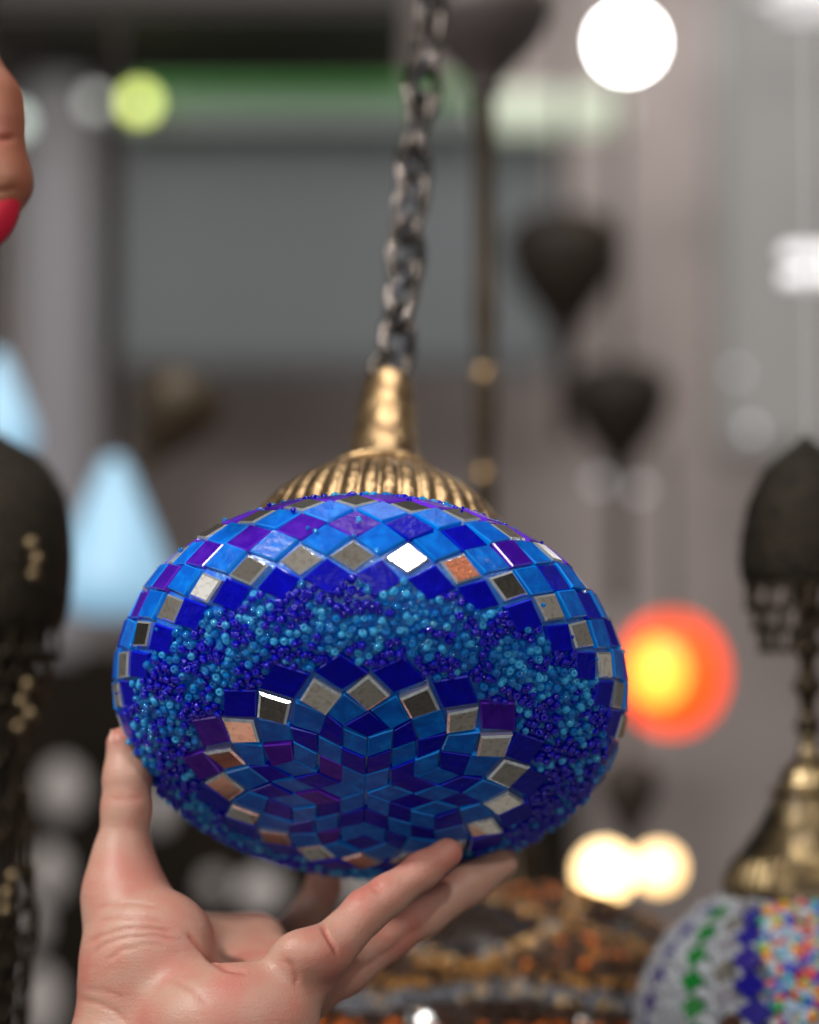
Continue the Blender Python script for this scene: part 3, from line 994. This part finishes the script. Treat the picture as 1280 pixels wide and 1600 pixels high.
def diamonds(name, parent, rx, rz, cells, mats, thick=0.002):
    """cells: (az, lat, half az width, half lat height, material index) cut glass diamonds on an ellipsoid"""
    V, Fc, Mi = [], [], []
    for a, la, ha, hl, mi in cells:
        b = len(V)
        for off in (0.0, thick):
            for da, dl in ((0, -hl), (ha, 0), (0, hl), (-ha, 0)):
                A_, L_ = a + da, la + dl
                V.append(((rx + off) * math.cos(L_) * math.sin(A_), -(rx + off) * math.cos(L_) * math.cos(A_), (rz + off) * math.sin(L_)))
        Fc.append((b + 4, b + 5, b + 6, b + 7)); Mi.append(mi)
        for k in range(4): Fc.append((b + k, b + (k + 1) % 4, b + 4 + (k + 1) % 4, b + 4 + k)); Mi.append(mi)
    return mesh(name, V, Fc, mats, Mi, parent, smooth=False, recalc=True)


def gm(name, col, rough=0.15): return mat(name, col, rough, coat=0.5)
# amber lamp at the bottom
da = 1.56
am = empty('mosaic_lamp', at(776, 1644, da))
rx, rz = px2m(365, da), px2m(262, da)
oval('glass_globe', (0, 0, 0), (rx, rz), 64, 40, mat('amber_dark_glass', (0.014, 0.006, 0.003), 0.25, coat=0.5), am)
gm = lambda name, col, rough=0.3: mat(name, col, rough, coat=0.1, spec=0.25)
am_m = [mat('gold_bead', (0.28, 0.13, 0.03), 0.2, metal=0.9), mat('smoke_bead', (0.13, 0.13, 0.145), 0.18, metal=0.9), gm('brown_bead', (0.035, 0.013, 0.004)), gm('amber_bead', (0.60, 0.13, 0.01)), mat('pale_gold_bead', (0.5, 0.33, 0.14), 0.2, metal=0.9)]
def am_fn(a, la):
    u = abs((((a + 0.2) / 1.3) + 0.5) % 1.0 - 0.5) * 2
    v = abs(la - 0.92) / 0.32
    t = random.random()
    if la > 0.62:
        if abs(u + v - 1) < 0.17: return (0 if t < 0.45 else 1 if t < 0.65 else 4 if t < 0.8 else 2)
        if u + v < 1: return 2 if t < 0.05 else None
        return 2 if t < 0.5 else 0 if t < 0.58 else 3 if t < 0.64 else None
    w = 0.44 + 0.05 * math.cos(a * 4.8)
    if abs(la - w) < 0.05: return 1 if t < 0.6 else 4 if t < 0.68 else None
    if abs(la - w - 0.10) < 0.04: return 0 if t < 0.35 else 2 if t < 0.7 else None
    if la < 0.3: return 3 if t < 0.12 else 2 if t < 0.3 else None
    return 2 if t < 0.3 else None
beaded('seed_beads', am, rx, rz, 12000, 0.0050, am_fn, am_m, (-0.2, 1.35))
cells = []
for r_, la in enumerate((0.10, 0.24)):
    for k in range(-8, 9): cells.append((k * 0.2 + 0.1 * (r_ % 2), la - 0.04, 0.085, 0.10, 0 if (k + r_) % 2 else 1))
diamonds('glass_tiles', am, rx, rz, cells, [gm('orange_glass', (0.45, 0.09, 0.01)), gm('dark_brown_glass', (0.03, 0.01, 0.004)), gm('black_glass', (0.008, 0.008, 0.012))])
lathe('cap', smooth_prof(prof_px([(92, 1412), (94, 1396), (86, 1370), (74, 1330), (50, 1290), (26, 1255), (12, 1215)], 1648, da), 5), M['brass_dark'], am, 96,
      lambda r, z, a: r * (1 + 0.03 * math.cos(28 * a)))
lathe('rod', [(0.004, px2m(430, da)), (0.004, px2m(760, da))], M['brass_black'], am, 12)
tag(am, 'large amber and black beaded mosaic lamp along the bottom edge', 'lamp')

for k in (-1, 0, 1): diamonds('black_glass_tile', am, rx, rz, [(-0.2 + k * 1.3, 0.92, 0.48, 0.24, 0)], [mat('black_glass_%d' % (k + 1), (0.006, 0.006, 0.009), 0.5, spec=0.15)])

# multicoloured lamp at the right with its brass caps
dr = 1.44
rl = empty('mosaic_lamp', at(1268, 1608, dr))
rx, rz = px2m(262, dr), px2m(228, dr)
oval('glass_globe', (0, 0, 0), (rx, rz), 64, 40, mat('grey_white_glue', (0.22, 0.23, 0.25), 0.4, coat=0.3), rl)
gm = lambda name, col, rough=0.15: mat(name, col, rough, coat=0.4)
rl_m = [gm('clear_white_bead', (0.40, 0.42, 0.46)), gm('red_bead', (0.60, 0.03, 0.03)), gm('navy_blue_bead', (0.02, 0.03, 0.45)), gm('orange_bead', (0.75, 0.20, 0.02)),
        gm('yellow_bead', (0.75, 0.55, 0.05)), gm('teal_bead', (0.06, 0.35, 0.50)), gm('pink_bead', (0.70, 0.30, 0.32)), gm('green_bead', (0.04, 0.40, 0.10)), gm('sky_bead', (0.35, 0.55, 0.72))]
def rl_fn(a, la):
    b = a + 0.35 * (la - 0.3)
    if b < -0.62: return 0
    if b < -0.36: return 0 if random.random() < 0.35 else None
    return random.choices([0, 1, 2, 3, 4, 5, 6, 7, 8], [1.5, 3.4, 3.2, 1.8, 1.2, 2.4, 2, 1.3, 2.4])[0]
cells = []
for k in range(7):
    la = -0.12 + k * 0.165
    cells.append((-0.88 - 0.30 * (la - 0.3), la, 0.10, 0.085, 0))
    cells.append((-0.66 - 0.30 * (la - 0.3), la + 0.08, 0.085, 0.085, 2 if k % 2 else 3))
    cells.append((-0.47 - 0.30 * (la - 0.3), la, 0.11, 0.095, 1))
    cells.append((-1.28, la, 0.075, 0.075, 1))
def rl_clear(a, la):
    if any(abs(a - c[0]) / c[2] + abs(la - c[1]) / c[3] < 1.05 for c in cells): return None
    return rl_fn(a, la)
beaded('seed_beads', rl, rx, rz, 5200, 0.0062, rl_clear, rl_m, (-0.25, 1.25))
diamonds('glass_tiles', rl, rx, rz, cells, [gm('green_glass', (0.01, 0.20, 0.03)), gm('navy_glass', (0.015, 0.01, 0.22)), M['mirror'], gm('smoke_glass', (0.25, 0.24, 0.27))], 0.0052)
cp = smooth_prof(prof_px([(128, 1420), (136, 1406), (140, 1397), (136, 1389), (129, 1370), (117, 1345), (99, 1318), (83, 1297), (71, 1275), (62, 1258), (56, 1247)], 1608, dr), 5)
z_top = px2m(1608 - 1342, dr); z_bot = px2m(1608 - 1384, dr)
lathe('ribbed_cap', cp, M['brass_mid'], rl, 288, lambda r, z, a: r * (1 + (0.034 * math.cos(44 * a) if z_bot < z < z_top else 0)))
lathe('knob', smooth_prof(prof_px([(50, 1247), (62, 1240), (63, 1234), (50, 1228), (46, 1216), (40, 1203), (26, 1190), (16, 1172), (14, 1140)], 1608, dr), 5), M['brass_mid'], rl, 64)
def hang_chain(parent, z0, z1, dd, W=10, L=24, m='chain'):
    k = 0; z = z0
    cm = None
    while z < z1:
        if cm is None:
            pts = [(px2m(W, dd) * math.cos(t), 0, px2m(L, dd) * math.sin(t)) for t in np.linspace(0, 2 * math.pi, 20, endpoint=False)]
            V, Fc = tube_verts(pts, px2m(4.5, dd), 7, True)
            cm = bpy.data.meshes.new('chain_link'); cm.from_pydata([tuple(v) for v in V], [], Fc); cm.materials.append(M[m])
            cm.polygons.foreach_set('use_smooth', [True] * len(cm.polygons))
        o = bpy.data.objects.new('chain_link', cm); COL.objects.link(o); o.parent = parent
        o.location = (0, 0, z); o.rotation_euler[2] = math.radians(90 * (k % 2) + 30)
        z += px2m(L * 1.62, dd); k += 1
lathe('stem', smooth_prof(prof_px([(14, 1150), (22, 1135), (14, 1118), (15, 1090), (26, 1075), (16, 1058), (14, 1030), (24, 1012), (15, 995), (18, 960), (24, 905)], 1608, dr), 5), M['brass_dark'], rl, 40)
dome = smooth_prof(prof_px([(98, 912), (104, 898), (106, 870), (102, 830), (92, 785), (70, 738), (42, 708), (18, 690), (4, 676)], 1608, dr), 5)
lathe('dome', dome, M['pierced'], rl, 160, lambda r, z, a: r * (1 + 0.018 * math.cos(40 * a) * math.cos(z * 900)))
# lace of loops hanging under a dome
def lace(parent, r0, z0, r1, z1, n, rows, rad, m):
    V, Fc = [], []
    for q in range(rows):
        f = (q + 0.5) / rows
        r = r0 + (r1 - r0) * f; z = z0 + (z1 - z0) * f
        hz = abs(z1 - z0) / rows * 0.62
        for k in range(n):
            a0 = 2 * math.pi * (k + 0.5 * (q % 2)) / n
            wd = math.pi / n * 1.05
            pts = []
            for t in np.linspace(0, 2 * math.pi, 12, endpoint=False):
                a = a0 + wd * math.cos(t)
                pts.append((r * math.cos(a), r * math.sin(a), z + hz * math.sin(t)))
            v, f_ = tube_verts(pts, rad, 5, True)
            b = len(V); V += v; Fc += [tuple(i + b for i in g) for g in f_]
    return mesh('lace', V, Fc, m, parent=parent)
lace(rl, px2m(101, dr), px2m(1608 - 915, dr), px2m(70, dr), px2m(1608 - 1015, dr), 17, 3, px2m(3.2, dr), M['brass_dark'])
lathe('hanging_wire', [(px2m(1.3, dr), px2m(1608 - 690, dr)), (px2m(1.3, dr), px2m(1608 + 300, dr))], mat('pale_wire', (0.45, 0.45, 0.45), 0.5), rl, 8)
tag(rl, 'multicoloured mosaic lamp with ribbed brass cap at the right edge', 'lamp')

# ornate dark lantern at the left edge
dl = 1.46
ll = empty('filigree_lantern', at(-28, 1608, dl))
lathe('dome', smooth_prof(prof_px([(118, 985), (128, 960), (134, 920), (136, 860), (130, 800), (112, 748), (84, 712), (48, 690), (20, 672), (8, 640), (8, -300)], 1608, dl), 5), M['pierced'], ll, 160,
      lambda r, z, a: r * (1 + 0.02 * math.cos(36 * a) * math.cos(z * 800)))
lace(ll, px2m(120, dl), px2m(1608 - 985, dl), px2m(76, dl), px2m(1608 - 1130, dl), 20, 4, px2m(3.2, dl), M['brass_dark'])
lace(ll, px2m(62, dl), px2m(1608 - 1130, dl), px2m(84, dl), px2m(1608 - 1420, dl), 10, 5, px2m(3.2, dl), M['brass_dark'])
lace(ll, px2m(84, dl), px2m(1608 - 1420, dl), px2m(66, dl), px2m(1608 - 1700, dl), 14, 7, px2m(3.0, dl), M['brass_dark'])
lathe('core', smooth_prof(prof_px([(96, 985), (64, 1060), (48, 1130), (44, 1300), (58, 1420), (46, 1700)], 1608, dl), 5), M['brass_black'], ll, 32)
for k, (x, y) in enumerate([(56, 858), (64, 882), (60, 905), (48, 1075), (40, 1100), (52, 1120), (36, 1140), (20, 1395), (28, 1370), (18, 1420)]):
    oval('brass_glint', (px2m(x + 28, dl), -px2m(math.sqrt(142 ** 2 - (x + 28) ** 2) if y < 985 else 84, dl), px2m(1608 - y, dl)), (px2m(10, dl), px2m(13, dl)), 14, 9, M['brass_mid'], ll)  # blurred gold highlights of the metalwork, shaped as small brass balls
tag(ll, 'ornate dark filigree metal lantern hanging at the left edge', 'lantern')

# dark display counter and pale glass lamps low in the distance
M['dark_wood'] = mat('dark_cabinet', (0.008, 0.006, 0.004), 0.8, spec=0.08, noise=(3, (0.022, 0.015, 0.009), 0.45, 0.7))
tag(facing('display_cabinet', -500, 1010, 905, 2200, 5.3, 0.08, M['dark_wood']), 'dark display cabinet low in the background behind the hand', 'cabinet')
M['frost'] = mat('frosted_white_glass', (0.50, 0.46, 0.45), 0.5, emit=(0.9, 0.82, 0.8), estr=0.04)
for n_, (x, y, r, h, lb, st) in enumerate([
    (98, 1235, 34, 46, 'pale frosted glass lamp left of the thumb, uppermost of its column', .22),
    (78, 1365, 28, 44, 'pale frosted glass lamp beside the heel of the thumb', .22),
    (48, 1445, 26, 36, 'pale frosted glass lamp low by the filigree lantern', .2),
    (62, 1570, 34, 60, 'long pale frosted glass lamp in the lower left corner', .2),
    (248, 1262, 22, 36, 'small pale glass lamp just right of the thumb', .3),
    (408, 1392, 34, 28, 'bright pale glass lamp above the palm', .5),
    (335, 1385, 20, 24, 'dim round glass lamp above the web of the thumb', .12),
    (560, 1385, 40, 34, 'pale glass lamp between the fingers under the globe', .2),
    (640, 1100, 30, 30, 'pale glass lamp hidden behind the blue globe', .1)]):
    if n_ == 8: continue
    d = 4.0
    o = oval('frosted_lamp', at(x, y, d), (px2m(r, d), px2m(h, d)), 24, 14, mat('frosted_glass_%d' % n_, (0.26, 0.235, 0.225), 0.6, spec=0.2, emit=(0.92, 0.84, 0.80), estr=st * 0.45))
    tag(o, lb, 'lamp', 'pale frosted glass lamps in the background')
